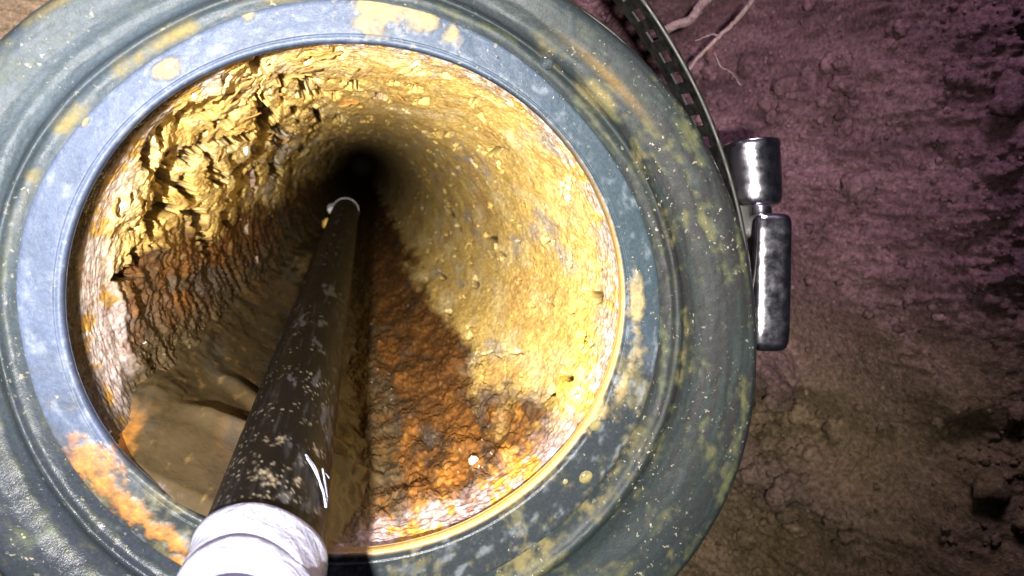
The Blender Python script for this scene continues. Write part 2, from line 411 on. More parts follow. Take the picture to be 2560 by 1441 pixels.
mc = mixc(mc, (.045, .041, .031), sst(.02, .35, mb)*.75)
mc = mixc(mc, (.26, .16, .05), sst(.22, .42, mb3)*.35)
mc = mixc(mc, (.44, .19, .035), sst(-.047, -.056, SX + .012*mb3 + .01*mb)*sst(.05, .015, YM)*.8)
mr = np.clip(.18 + .12*mb, .08, .5)
mkeep = np.hypot(MP[..., 0], MP[..., 2]) < np.where(YM < .02, .1165, .13)
mud = link('mud', grid_mesh('mud', MP, False, np.concatenate([mc, mr[..., None]], -1), mkeep), M_MUD)
mud['kind'] = 'stuff'; tag(mud, 'smooth brown silt lying along the bottom of the rusty pipe', 'mud')

# ------------------------------------------------------------------ rubber coupling
NA = 1100
ta = np.linspace(0, 2*math.pi, NA, endpoint=False)
def spline(pts, n):
    pts = np.array(pts, float); t = np.linspace(0, len(pts)-1, n); i = np.clip(t.astype(int), 0, len(pts)-2); u = t - i
    p_0 = pts[np.clip(i-1, 0, None)]; p_1 = pts[i]; p_2 = pts[i+1]; p_3 = pts[np.clip(i+2, None, len(pts)-1)]
    u = u[:, None]
    return .5*(2*p_1 + (p_2-p_0)*u + (2*p_0-5*p_1+4*p_2-p_3)*u**2 + (3*p_1-p_0-3*p_2+p_3)*u**3)
ri = lip_in(ta); rl = r_lip(ta); rr_o = r_out(ta)
# lip: s in 0..1 from inner to outer edge (negative: behind the inner edge), y in mm
lip_prof = spline([(0, 30, 16), (0, 7, 16), (0, 5.6, 13), (0, 5.0, 1.2), (0, 3.8, .05), (0, 1.8, 0), (.03, .65, 0), (.09, .35, 0), (.16, .45, 0), (.19, .12, 0), (.23, 0, 0),
                   (.5, .05, 0), (.8, .1, 0), (.93, .15, 0), (.985, .5, 0), (1.0, 1.5, 0), (1.0, 4.0, 0), (1.0, 9.0, 0)], 100)
slv_prof = spline([(-.06, 6.4), (.02, 6.8), (.09, 6.9), (.14, 6.2), (.17, 4.6), (.195, 4.1), (.225, 4.6), (.26, 5.8), (.33, 6.6), (.40, 6.4), (.47, 5.0), (.54, 3.6), (.62, 2.7), (.71, 2.0),
                   (.79, 1.9), (.86, 3.0), (.925, 7.0), (.965, 12), (.99, 18), (1.0, 26), (1.0, 45), (.97, 70), (.93, 110)], 130)
def rub_noise(TA, S, sc, off, o=4):          # streaks that run round the ring
    return fbm((np.cos(TA)*3.0, S*sc, np.sin(TA)*3.0), 1.0, o, off=off)
def patch(TA, Rr, px, py, ra, rb, ang=None):  # soft blob round a point of the lip face; ra along the ring, rb across (m)
    p = unproj(px, py, .0005); a = math.atan2(p[2], p[0]); rr = math.hypot(p[0], p[2])
    da = (TA - a + math.pi) % (2*math.pi) - math.pi
    return np.sqrt((da*rr/ra)**2 + ((Rr - rr)/rb)**2)
# --- lip
s = lip_prof[:, 0][:, None]; ym_ = lip_prof[:, 1][:, None]; ex = lip_prof[:, 2][:, None]
RR = ri[None]*(1 - s) + rl[None]*s + ex*.001
RR = np.where(ex > 2, np.minimum(RR, rl[None] - .0010), RR)
TA = np.broadcast_to(ta[None], RR.shape)
Q3 = (np.cos(TA)*RR, ym_*.001 + 0*TA, np.sin(TA)*RR)
d1 = fbm(Q3, 60, 4, off=301); d2 = fbm(Q3, 240, 3, off=311); d3 = fbm(Q3, 700, 2, off=321)
dg = np.degrees(TA)
def an(a): return (dg - a + 180) % 360 - 180
dirtlow = sst(0, 26, 88 - np.abs(an(277)) + 20*d1)          # the muddy lower part of the lip
yl = ym_*.001 + .0004*d1 + .00018*d2
lc = np.empty(RR.shape + (3,), np.float32); lc[:] = (.052, .066, .106)
lc = mixc(lc, (.042, .054, .082), sst(-.2, .4, d1)*.7)
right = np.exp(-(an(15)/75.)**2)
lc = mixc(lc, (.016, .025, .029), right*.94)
lowc = np.empty_like(lc); lowc[:] = (.015, .018, .020)
lowc = mixc(lowc, (.060, .054, .030), sst(.0, .40, d1 + .6*d2 + .2*d3)*.8)
lowc = mixc(lowc, (.045, .05, .055), sst(.1, .35, fbm(Q3, 45, 3, off=331))*.8)
lc = lc*(1 - dirtlow[..., None]) + lowc*dirtlow[..., None]
brush = fbm((np.cos(TA)*14, RR*220, np.sin(TA)*14), 1.0, 3, off=341)
lc = mixc(lc, (.17, .19, .21), sst(.10, .5, brush + .3*d2)*.3)
tan = np.zeros_like(RR)
for px, py, ra, rb in ((950, 28, .0085, .0075), (1062, 45, .0065, .0052), (1132, 85, .0035, .0042), (422, 180, .0036, .0028), (215, 305, .0018, .0011), (1010, 20, .010, .004),
                       (1565, 950, .012, .0045), (1480, 1010, .008, .006), (1590, 760, .010, .003), (620, 40, .0022, .002), (1400, 900, .006, .003)):
    tan = np.maximum(tan, sst(1.25, .35, patch(TA, RR, px, py, ra, rb) + 1.3*d1 + 1.0*d2 + .6*brush + .4*d3))
fz = np.clip(.72 + .6*d2 + .5*brush + .3*d3, .25, 1)
lc = mixc(lc, (.22, .165, .07), tan*fz)
org = np.zeros_like(RR)
for px, py, ra, rb in ((250, 1195, .014, .0065), (330, 1270, .012, .0045), (420, 1340, .012, .004), (470, 1420, .012, .004)):
    org = np.maximum(org, sst(1.0, .93, s)*sst(1.2, .5, patch(TA, RR, px, py, ra, rb) + 1.2*d1 + .9*d2 + .4*d3))
lc = mixc(lc, (.26, .11, .022), org*fz)
inner = sst(.10, .0, s + 0*TA)*sst(-120, -60, an(0))*sst(60, -20, an(0))
lc = mixc(lc, (.55, .33, .10), np.clip(inner + .3*d1*inner, 0, 1)*.8)                   # rust weeping onto the edge
lr = .44 + .10*d2 + .35*np.maximum(tan, org*.6) - .10*dirtlow - .05*right
yl = yl - (.0009 + .0006*d2)*tan - (.0007 + .0006*d2)*org
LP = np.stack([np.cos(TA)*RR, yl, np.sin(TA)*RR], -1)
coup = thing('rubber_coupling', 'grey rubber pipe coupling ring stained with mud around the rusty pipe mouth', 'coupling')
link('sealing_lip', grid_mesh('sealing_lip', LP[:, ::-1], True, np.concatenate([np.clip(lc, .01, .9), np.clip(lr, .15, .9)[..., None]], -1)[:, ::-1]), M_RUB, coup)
# --- ridged sleeve
s = slv_prof[:, 0][:, None]; ym_ = slv_prof[:, 1][:, None]
sag = .004*np.exp(-(((np.degrees(ta) - 250 + 180) % 360 - 180)/60)**2)[None]
RR = rl[None]*(1 - s) + rr_o[None]*s
TA = np.broadcast_to(ta[None], RR.shape); dg = np.degrees(TA)
Q3 = (np.cos(TA)*RR, ym_*.001 + 0*TA, np.sin(TA)*RR)
d1 = fbm(Q3, 50, 4, off=401); d2 = fbm(Q3, 230, 3, off=411)
k1 = rub_noise(TA, s + .06*d1, 9, 421, 4); k2 = rub_noise(TA, s + .05*d1, 17, 431, 4)
gr = .25 + .75*np.exp(-(((np.degrees(ta) - 5 + 180) % 360 - 180)/60)**2)[None]
calm = .35*np.exp(-(((np.degrees(ta) - (-10) + 180) % 360 - 180)/75)**2)[None]*sst(.2, .3, s)*sst(.92, .8, s)
ys = (ym_*(1 - calm) + 5.0*calm)*.001 - (1 - gr)*.0048*sst(.30, .16, s) + .0004*k1 + .0006*d1 + .0002*d2 - sag*.3
RR2 = RR + (.0012*d1 + .0006*k1)*sst(.8, 1., s)
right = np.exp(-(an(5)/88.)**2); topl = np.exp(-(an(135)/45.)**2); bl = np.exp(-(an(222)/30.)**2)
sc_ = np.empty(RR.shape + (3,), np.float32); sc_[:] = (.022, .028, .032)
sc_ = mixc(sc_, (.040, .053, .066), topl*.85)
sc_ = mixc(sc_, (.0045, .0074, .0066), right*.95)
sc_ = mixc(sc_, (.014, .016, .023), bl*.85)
sc_ = mixc(sc_, (.046, .047, .020), sst(.02, .40, k1*.7 + .5*d1 + .3*d2)*(.40 + .45*right - .15*topl))
sc_ = mixc(sc_, (.014, .018, .018), sst(.0, .30, -k2*.8 - .4*d1)*.75*(1 - .6*topl))
sc_ = mixc(sc_, (.038, .048, .034), sst(.08, .45, k2*.5 + .7*d1 + .4*d2 - .06)*.55)
yel = np.zeros_like(RR)
def arc(s0, w, a0, a1, soft=14):
    c_ = (a0 + a1)/2; hw = abs(a1 - a0)/2
    return np.exp(-((s - s0 + .03*d1)/w)**2)*sst(hw + soft, hw - soft, np.abs(an(c_)))
yel = np.maximum(yel, arc(.10, .055, 100, 160)*sst(-.25, .15, d1 + .3*d2))
yel = np.maximum(yel, arc(.84, .05, 118, 170)*sst(-.3, .2, d1 + .3*d2)*.7)
yel = np.maximum(yel, arc(.24, .05, -18, 55)*sst(-.15, .3, d1 + .3*d2)*.75)
yel = np.maximum(yel, arc(.36, .05, 28, 62)*sst(-.2, .25, d1 + .3*d2)*.8)
yel = np.maximum(yel, arc(.08, .10, -75, -25)*sst(-.1, .3, d1 + .5*d2)*.6)
for s0_, w_, a0_, a1_, k_ in ((.44, .05, -70, 50, .5), (.60, .045, -50, 60, .45), (.75, .05, -80, 20, .55), (.30, .04, -80, 40, .4), (.90, .04, -40, 70, .4)):
    yel = np.maximum(yel, .5*k_*arc(s0_, w_, a0_, a1_)*sst(-.05, .35, k1*.5 + .6*d1 + .5*d2))
sc_ = mixc(sc_, (.12, .095, .036), np.clip(yel, 0, 1))
org = np.exp(-((s - .52)/.05)**2)*np.exp(-(an(44)/9.)**2); sc_ = mixc(sc_, (.085, .052, .014), org*.8)
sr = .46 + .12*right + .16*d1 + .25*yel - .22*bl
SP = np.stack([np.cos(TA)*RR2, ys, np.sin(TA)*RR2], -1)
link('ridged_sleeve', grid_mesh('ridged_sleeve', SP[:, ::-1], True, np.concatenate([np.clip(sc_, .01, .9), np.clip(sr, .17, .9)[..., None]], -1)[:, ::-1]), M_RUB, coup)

# ------------------------------------------------------------------ soil bank behind and beside the coupling
nx, nz = 560, 520
xs = np.concatenate([np.linspace(-.62, .20, 90, endpoint=False), np.linspace(.20, .74, nx - 90)])
zs = np.concatenate([np.linspace(-.46, -.34, 20, endpoint=False), np.linspace(-.34, .34, nz - 40, endpoint=False), np.linspace(.34, .42, 20)])
X, Z = np.meshgrid(xs, zs)
S3 = (X, Z, np.zeros_like(X))
e1_ = fbm(S3, 7, 4, off=501); e2_ = fbm(S3, 24, 5, .62, off=511)
dw = fbm(S3, 70, 3, off=515); dw2 = fbm(S3, 70, 3, off=517)
k_a = worley(X/.017 + .9*dw, Z/.013 + .9*dw2, 31); k_b = worley(X/.0062 + .9*dw2, Z/.0050 + .9*dw, 37)
e3_ = np.sqrt(np.clip(1 - (k_a[0]/.72)**2, 0, 1))*(.25 + k_a[4]) - .4; e4_ = np.sqrt(np.clip(1 - (k_b[0]/.70)**2, 0, 1))*(.2 + k_b[4]) - .4
e5_ = fbm(S3, 90, 3, off=541)
yb = .150 - .10*(X - .40) + .20*sst(.46, .29, X)
def seg(p, q_, w):
    p = np.array(p); q_ = np.array(q_); d = q_ - p; t = np.clip(((X - p[0])*d[0] + (Z - p[1])*d[1])/(d @ d), 0, 1)
    return np.exp(-(((X - p[0] - t*d[0])**2 + (Z - p[1] - t*d[1])**2))/(w*w))
def im(px, py, y=.17):
    p_ = unproj(px, py, y); return p_[0], p_[2]
ridge = seg(im(2010, 840), im(2170, 1210), .012) + .8*seg(im(2170, 600), im(2390, 1020), .014) + .5*seg(im(1960, 560), im(2010, 820), .012)
groove = seg(im(2140, 620), im(2230, 1000), .014) + .6*seg(im(2350, 800), im(2420, 1100), .01)
def blob(px, py, y, ax_, az_):
    x0, z0 = im(px, py, y); return np.exp(-(((X - x0)/ax_)**2 + ((Z - z0)/az_)**2))
cave = blob(1800, 80, .34, .060, .060) + .7*blob(1740, 20, .34, .05, .07)
lump = blob(1965, 975, .24, .030, .026) + 1.1*blob(1930, 1215, .26, .040, .030) + .6*blob(1850, 240, .25, .025, .016)
hollow = blob(2010, 1075, .27, .034, .026) + .6*blob(2150, 760, .18, .022, .034)
low_ = sst(.0, -.16, Z)
yb = yb + .07*hollow + .16*cave - .050*lump*(1 + .4*e2_) - .034*ridge + .030*groove - .040*e1_
rougher = 1 - .45*low_*sst(.2, .4, X)
crumb = sst(-.25, .35, fbm(S3, 13, 3, off=571) + .30*sst(-.10, .02, Z) - .28*sst(-.05, -.15, Z)*sst(.30, .40, X))
yb = yb - .010*terr(fbm((X + .01*dw, Z, X*0), 16, 3, off=581), 4, .25)*2*crumb
yb = yb - (.22 + .78*crumb)*(.030*e2_ + .0080*e3_*sst(-.3, .3, e1_ + e2_) + .0030*e4_ + .009*e5_) - .0035*e4_*crumb
sp_ = np.stack([X, yb, Z], -1)
cc = np.empty(X.shape + (3,), np.float32); cc[:] = (.128, .066, .076)
m1 = fbm(S3, 9, 4, off=551); m2 = fbm(S3, 40, 4, off=561)
cc = mixc(cc, (.190, .104, .114), sst(-.1, .35, m2)*.6)
cc = mixc(cc, (.050, .029, .032), sst(.05, .4, -m2 + .2*m1)*.6)
ol = sst(.00, -.18, Z - .30*(X - .34) + .06*m1)*sst(.16, .30, X)
cc = mixc(cc, (.140, .104, .050), np.clip(ol, 0, 1)*.85)
cc = mixc(cc, (.060, .036, .042), np.clip(lump*(1 + e2_), 0, 1)*.45)
cc = mixc(cc, (.26, .075, .045), sst(.42, .6, m2 + .4*m1)*.5*(1 - ol))
cc = mixc(cc, (.40, .29, .19), sst(.0, -.15, X))
keep = (X**2 + Z**2) > .105**2
soil = link('soil_bank', grid_mesh('soil_bank', sp_[::-1], False, np.concatenate([cc, np.full(X.shape + (1,), .9, np.float32)], -1)[::-1], keep[::-1]), M_SOIL)
soil['kind'] = 'structure'; soil['label'] = 'crumbly purple brown soil bank behind the coupling'

def soil_pt(px, py, lift=0.0):
    """point of the soil sheet seen at a picture position"""
    y = .15
    for _ in range(12):
        p_ = unproj(px, py, y)
        i = int(np.clip(np.searchsorted(xs, p_[0]), 0, nx-1)); j = int(np.clip(np.searchsorted(zs, p_[2]), 0, nz-1)); y = .5*y + .5*float(yb[j, i])
    return unproj(px, py, y - lift)

# loose crumbs lying on the bank (nobody could count them)
ph5 = (1 + 5**.5)/2
ico = np.array([(-1, ph5, 0), (1, ph5, 0), (-1, -ph5, 0), (1, -ph5, 0), (0, -1, ph5), (0, 1, ph5), (0, -1, -ph5), (0, 1, -ph5), (ph5, 0, -1), (ph5, 0, 1), (-ph5, 0, -1), (-ph5, 0, 1)])/math.hypot(1, ph5)
icf = np.array([(0, 11, 5), (0, 5, 1), (0, 1, 7), (0, 7, 10), (0, 10, 11), (1, 5, 9), (5, 11, 4), (11, 10, 2), (10, 7, 6), (7, 1, 8), (3, 9, 4), (3, 4, 2), (3, 2, 6), (3, 6, 8), (3, 8, 9), (4, 9, 5), (2, 4, 11), (6, 2, 10), (8, 6, 7), (9, 8, 1)])
def ico2(vs, fs):
    vs = [tuple(v_) for v_ in vs]; mid = {}; out = []
    def m_(a_, b2):
        k_ = (min(a_, b2), max(a_, b2))
        if k_ not in mid:
            p_ = np.array(vs[a_]) + np.array(vs[b2]); vs.append(tuple(p_/np.linalg.norm(p_))); mid[k_] = len(vs) - 1
        return mid[k_]
    for a_, b2, c2_ in fs:
        x_, y_, z_ = m_(a_, b2), m_(b2, c2_), m_(c2_, a_); out += [(a_, x_, z_), (b2, y_, x_), (c2_, z_, y_), (x_, y_, z_)]
    return np.array(vs), np.array(out)
V2, F2 = ico2(*ico2(ico, icf))
lv = []; lf = []; lcol = []
spots = [(rng.normal(1975, 55), rng.normal(1040, 90)) for _ in range(60)] + [(rng.uniform(1720, 2150), rng.normal(230, 90)) for _ in range(60)] + [(rng.uniform(1900, 2560), rng.uniform(0, 1440)) for _ in range(40)] + [(rng.normal(1900, 50), rng.normal(1260, 60)) for _ in range(25)]
for px, py in spots:
    p_ = soil_pt(px, py); sz = float(np.clip(rng.lognormal(-5.5, .5), .002, .011)); o_ = rng.uniform(0, 90)
    n_ = fbm((V2[:, 0], V2[:, 1], V2[:, 2]), 1.2, 4, .6, off=o_)
    i_ = int(np.clip(np.searchsorted(xs, p_[0]), 0, nx-1)); j_ = int(np.clip(np.searchsorted(zs, p_[2]), 0, nz-1))
    lf.append(F2 + sum(len(x_) for x_ in lv)); lv.append(V2*(sz*(1 + .9*n_))[:, None]*rng.uniform(.7, 1.25, 3) + p_ + np.array([0, -sz*.2, 0])); lcol.append(np.tile(cc[j_, i_]*rng.uniform(.8, 1.15), (len(V2), 1)))
NC = 9000
ci = rng.integers(95, nx - 3, NC*2); cj = rng.integers(22, nz - 24, NC*2)
okc = rng.random(NC*2) < (.12 + .88*crumb[cj, ci]); ci = ci[okc][:NC]; cj = cj[okc][:NC]; nc = len(ci)
csz = np.clip(rng.lognormal(-6.75, .55, nc), .0005, .0060)
base_ = sp_[cj, ci].astype(float) + np.stack([rng.uniform(-.0006, .0006, nc), -csz*.25, rng.uniform(-.0006, .0006, nc)], -1)
cv = ico[None]*csz[:, None, None]*rng.uniform(.65, 1.35, (nc, 12, 1))*rng.uniform(.7, 1.3, (nc, 1, 3)) + base_[:, None, :]
tris = (icf[None] + 12*np.arange(nc)[:, None, None]).reshape(-1, 3)
allv = np.concatenate([cv.reshape(-1, 3)] + lv); tris = np.concatenate([tris] + [x_ + nc*12 for x_ in lf]); nl = len(allv) - nc*12
me = bpy.data.meshes.new('soil_crumbs'); me.vertices.add(len(allv)); me.vertices.foreach_set('co', np.ascontiguousarray(allv.reshape(-1), np.float32))
me.loops.add(tris.size); me.loops.foreach_set('vertex_index', np.ascontiguousarray(tris.reshape(-1), np.int32))
me.polygons.add(len(tris)); me.polygons.foreach_set('loop_start', np.arange(0, tris.size, 3, dtype=np.int32))
ccol = np.concatenate([np.repeat(cc[cj, ci]*rng.uniform(.55, 1.35, (nc, 1)), 12, 0)] + lcol)
at_ = me.attributes.new('tone', 'FLOAT_COLOR', 'POINT'); at_.data.foreach_set('color', np.ascontiguousarray(np.concatenate([ccol, np.full((len(allv), 1), .9)], 1).reshape(-1), np.float32))
me.update(calc_edges=True); me.validate()
crumbs = link('soil_crumbs', me, M_SOIL); crumbs['kind'] = 'stuff'
tag(crumbs, 'loose crumbs and grit scattered over the soil bank', 'soil')

# roots
m_root, nt, p = mat_new('root_bark'); n = noise(nt, 300, 8, .6, 1.0)
nt.links.new(ramp(nt, n.outputs[0], [(.3, (.06, .034, .034)), (.6, (.16, .10, .095)), (.8, (.26, .18, .16))]).outputs[0], p.inputs[0])
nt.links.new(bump(nt, n.outputs[0], 1, .001), p.inputs['Normal']); p.inputs['Roughness'].default_value = .8
def root_path(pts, y0, y1, k=36, wob=.00025):
    pr = np.array([unproj(px, py, y0 + (y1 - y0)*i/(len(pts)-1)) for i, (px, py) in enumerate(pts)])
    c_ = spline(pr, k); return c_ + rng.normal(0, wob, c_.shape)
def radl(a, b, k=36): return [a + (b - a)*i/(k-1) + rng.normal(0, .03)*a for i in range(k)]
r1 = thing('root', 'thick pale root above the clamp band at the top edge', 'root', unproj(1720, 50, .19))
def under(o, par):
    o.parent = par; o.matrix_parent_inverse = Matrix.Translation(par.location).inverted(); return o
under(link('root_stem', tube('root_stem', root_path([(1630, 95), (1680, 68), (1725, 50), (1752, 15), (1800, -25), (1850, -60)], .17, .20), radl(.0026, .0034), 10), m_root), r1)
r2 = thing('twig', 'thin forked twig sticking out of the soil near the top', 'twig', unproj(1780, 110, .19))
twig_stem_part = under(link('twig_stem', tube('twig_stem', root_path([(1715, 185), (1750, 140), (1790, 100), (1830, 62), (1860, 30), (1885, -5)], .18, .17), radl(.0011, .0017), 8), m_root), r2)
link('side_shoot', tube('side_shoot', root_path([(1800, 92), (1785, 86), (1765, 92), (1738, 104)], .177, .182, 18, .0003), radl(.0007, .0004, 18), 6), m_root).parent = twig_stem_part
link('hair_root', tube('hair_root', root_path([(1785, 130), (1800, 165), (1825, 180), (1855, 215)], .175, .165, 18, .0003), radl(.0005, .0003, 18), 6), m_root).parent = twig_stem_part

# ------------------------------------------------------------------ steel band clamp
def steel(name, tint, rough, dirt=.3):
    m, nt, p = mat_new(name); p.inputs['Metallic'].default_value = 1.0
    n = noise(nt, 90, 8, .6, .5)
    nt.links.new(ramp(nt, n.outputs[0], [(.35, tint), (.66, tuple(x*.8 for x in tint)), (.85, (.25, .22, .18))]).outputs[0], p.inputs[0])
    nr = ramp(nt, noise(nt, 220, 6).outputs[0], [(.3, rough), (.7, rough + dirt)]); nt.links.new(nr.outputs[0], p.inputs['Roughness'])
    nt.links.new(bump(nt, noise(nt, 160, 5).outputs[0], 1, .00006), p.inputs['Normal'])
    return m
M_STEEL = steel('worn_steel', (.72, .69, .76), .12, .12); M_BAND = steel('dull_band_steel', (.050, .049, .045), .42)
YC = .028; BW = .024
r_band = polar([(1560, -70), (1600, 0), (1680, 120), (1740, 230), (1790, 350), (1830, 480), (1858, 600), (1868, 700), (1876, 800), (1880, 900)], YC,
               [(70, .162), (90, .158), (135, .156), (180, .166), (225, .184), (270, .198), (305, .200), (335, .186)])
clamp = thing('band_clamp', 'slotted stainless steel band clamp standing off the coupling at upper right', 'clamp', unproj(1870, 560, YC))
PH = math.radians(3.6)                               # slot pitch
_rb = r_band
def r_band(a):
    w_ = sst(84, 100, np.degrees(a) % 360)*sst(338, 322, np.degrees(a) % 360)
    return _rb(a)*(1 - w_) + (r_out(a) + .0004)*w_
v = []; f = []; T = .0009
def ring_v(a, yv, dr): r_ = float(r_band(a)) + dr; return (math.cos(a)*r_, yv, math.sin(a)*r_)
nseg = int(2*math.pi/PH); cols = []
for i in range(nseg):
    a = i*2*math.pi/nseg; da = 2*math.pi/nseg
    slotted = math.radians(20) < a < math.radians(80)
    # quad strips across the width: edges y0..y3, slot between y1,y2 over part of the pitch
    ya = [YC, YC + BW*.30, YC + BW*.66, YC + BW]
    for k0, k1 in ((0, .5), (.5, 1.0)):
        for c_ in range(3):
            if slotted and k0 == .5 and c_ == 1: continue
            b0 = len(v)
            for dr in (0, T):
                for aa, yv in ((a + k0*da, ya[c_]), (a + k1*da, ya[c_]), (a + k1*da, ya[c_+1]), (a + k0*da, ya[c_+1])): v.append(ring_v(aa, yv, dr))
            f += [(b0, b0+1, b0+2, b0+3), (b0+7, b0+6, b0+5, b0+4)]
            for x0 in range(4): x1 = (x0+1) % 4; f.append((b0+x0, b0+4+x0, b0+4+x1, b0+x1))
slotted_band_part = under(link('slotted_band', simple_mesh('slotted_band', v, f, False), M_BAND), clamp)
ea = np.radians(np.linspace(-30, 110, 120)); epath = [(math.cos(a)*(float(r_band(a)) + .0004), YC, math.sin(a)*(float(r_band(a)) + .0004)) for a in ea]
link('rolled_edge', tube('rolled_edge', epath, [.0013]*120, 8), M_BAND).parent = slotted_band_part
# inner liner strip lying on the rubber
v = []; f = []; a_s = np.radians(np.linspace(36, 86, 70))
for a in a_s:
    r_ = float(r_out(a)) + .0022 + .0012*math.sin(a*9)
    for dr, yv in ((0, .026), (0, .052), (.0014, .052), (.0014, .026)): v.append((math.cos(a)*(r_+dr), yv, math.sin(a)*(r_+dr)))
for i in range(len(a_s)-1):
    for k in range(4): f.append((i*4+k, i*4+(k+1) % 4, i*4+4+(k+1) % 4, i*4+4+k))
under(link('liner_strip', simple_mesh('liner_strip', v, f), M_BAND), clamp)
# screw: a barrel and a rounded housing, axis along the picture's vertical there
def lathe_between(name, A, B, prof, n=40):
    d, a, b = frame(np.array(B) - np.array(A)); L = np.linalg.norm(np.array(B) - np.array(A)); v = []; f = []
    for t_, r_ in prof:
        for j in range(n): w = 2*math.pi*j/n; v.append(np.array(A) + d*L*t_ + r_*(math.cos(w)*a + math.sin(w)*b))
    for i in range(len(prof)-1):
        for j in range(n): f.append((i*n+j, i*n+(j+1) % n, (i+1)*n+(j+1) % n, (i+1)*n+j))
    f.append(tuple(range(n-1, -1, -1))); f.append(tuple((len(prof)-1)*n+j for j in range(n)))
    return simple_mesh(name, v, f)
zb = .350
A = at_dist(1874, 357, zb); B = at_dist(1888, 520, zb)
screw_barrel_part = under(link('screw_barrel', lathe_between('screw_barrel', A, B, [(0.012, .0075), (.0, .0090), (0, .0126), (.008, .0134), (.03, .0138), (.10, .0138), (.12, .0135), (.45, .0134), (.70, .0131), (.86, .0127), (.95, .0119), (.99, .0108), (1.0, .0090)], 48), M_STEEL), clamp)
def rbox(name, cpts, w, d, bevel=.3):
    """rounded box swept from cpts[0] to cpts[1]; cross section superellipse w x d"""
    A, B = map(np.array, cpts); ax, _, _ = frame(B - A); L = np.linalg.norm(B - A)
    e_d = M_WC.T @ np.array([0, 0, -1.0]); e_d = e_d - (e_d @ ax)*ax; e_d /= np.linalg.norm(e_d); e_w = np.cross(ax, e_d)
    v = []; f = []; n = 48
    prof = [(0, .72), (.008, .84), (.025, .93), (.06, .985), (.12, 1), (.5, 1.0), (.85, .99), (.93, .95), (.97, .87), (.99, .76), (1, .6)]
    for t_, s_ in prof:
        for j in range(n):
            a_ = 2*math.pi*j/n; ca, sa = math.cos(a_), math.sin(a_)
            v.append(A + ax*L*t_ + e_w*w*s_*math.copysign(abs(ca)**.5, ca) + e_d*d*s_*math.copysign(abs(sa)**.5, sa))
    for i in range(len(prof)-1):
        for j in range(n): f.append((i*n+j, i*n+(j+1) % n, (i+1)*n+(j+1) % n, (i+1)*n+j))
    f.append(tuple(range(n-1, -1, -1))); f.append(tuple((len(prof)-1)*n+j for j in range(n)))
    return simple_mesh(name, v, f)
screw_housing_part = under(link('screw_housing', rbox('screw_housing', (at_dist(1918, 538, .345), at_dist(1912, 876, .345)), .0094, .011), M_STEEL), clamp)
link('screw_shaft', lathe_between('screw_shaft', at_dist(1900, 500, .350), at_dist(1906, 580, .348), [(i/40., .0052 if i % 2 else .0043) for i in range(41)], 20), M_STEEL).parent = screw_barrel_part
link('housing_bracket', rbox('housing_bracket', (at_dist(1835, 430, .350), at_dist(1862, 600, .348)), .0042, .006), M_BAND).parent = screw_housing_part

# ------------------------------------------------------------------ black pole
def pole_pt(px, py, wpx): return at_dist(px, py, F_PX*.036/wpx)
T0 = pole_pt(864, 528, 64); T1 = pole_pt(664, 1330, 290)
dirp = (T1 - T0)/np.linalg.norm(T1 - T0); Lp = np.linalg.norm(T1 - T0)
E1 = T1 + dirp*.10
RP = .0179
pole = thing('black_pole', 'black plastic pole speckled with dried mud pushed into the pipe', 'pole', tuple(T1))
d, a_, b_ = frame(E1 - T0)
npz, npa = 520, 170
LT = np.linalg.norm(E1 - T0)
tl = LT*(1 - np.linspace(1, 0, npz)**.55)[::-1]; tl = LT - tl          # dense near the camera
tl = np.sort(LT*(1 - np.linspace(0, 1, npz)**1.8))
wa = np.linspace(0, 2*math.pi, npa, endpoint=False)
WA, TL = np.meshgrid(wa, tl)
pn = (np.cos(WA)*RP, np.sin(WA)*RP, TL)
z1 = fbm((pn[0], pn[1], TL*.25), 160, 4, off=601); z2 = fbm(pn, 60, 4, off=611); z3 = fbm((pn[0]*2, pn[1]*2, TL*.12), 260, 3, off=621)
wk = worley(WA/(2*math.pi)*60 + .3*z1, TL/.0016 + .3*z2, 91, 60); wk2 = worley(WA/(2*math.pi)*110, TL/.0009, 93, 110)
near = TL/LT
_e = M_WC.T @ np.array([.8, .1, .6]); W0 = math.atan2(_e @ b_, _e @ a_)
zone = sst(-.05, .4, z2 + .15*sst(.3, .75, near) - .05)
sp1 = sst(.36, .28, wk[0])*(wk[4] > .91)*zone*sst(.62, .84, near)*(.35 + .65*sst(-.6, .5, np.cos(WA - W0))); sp2 = sst(.40, .30, wk2[0])*(wk2[4] > .90)*sst(-.1, .3, z2 + .9*near - .75)
cake = sst(.25, .42, fbm(pn, 95, 5, .65, off=631) + .14*sst(.55, .8, near) - .36*sst(.88, .70, near) - .10*sst(.6, -.6, np.cos(WA - W0)))*sst(-.2, .2, fbm(pn, 480, 3, off=641))
prad = RP + .00022*sp1 + .00012*sp2 + .0002*cake + .0001*z1
joint = np.exp(-((TL - LT*.075)/.004)**2)*.0006
prad = prad + joint
PP = np.array(T0) + TL[..., None]*d + (np.cos(WA)*prad)[..., None]*a_ + (np.sin(WA)*prad)[..., None]*b_
pc = np.empty(WA.shape + (3,), np.float32); pc[:] = (.0025, .0025, .0028)
pc = mixc(pc, (.022, .022, .023), sst(.10, .45, z3 + .4*z1)*.6)
pc = mixc(pc, (.070, .070, .074), sst(.25, .38, z1 + .3*z2)*.55)
pc = mixc(pc, (.22, .185, .13), np.clip(np.maximum(sp1, sp2*.8), 0, 1)*.9)
pc = mixc(pc, (.24, .195, .125), np.clip(cake, 0, 1)*.85)
pr_ = np.clip(.46 + .2*z1 + .4*np.maximum(cake, sp1), .2, .9)
under(link('pole_tube', grid_mesh('pole_tube', PP[:, ::-1], True, np.concatenate([pc, pr_[..., None]], -1)[:, ::-1]), M_ROD), pole)
m_plug, nt, p = mat_new('tip_white'); n = noise(nt, 200, 6)
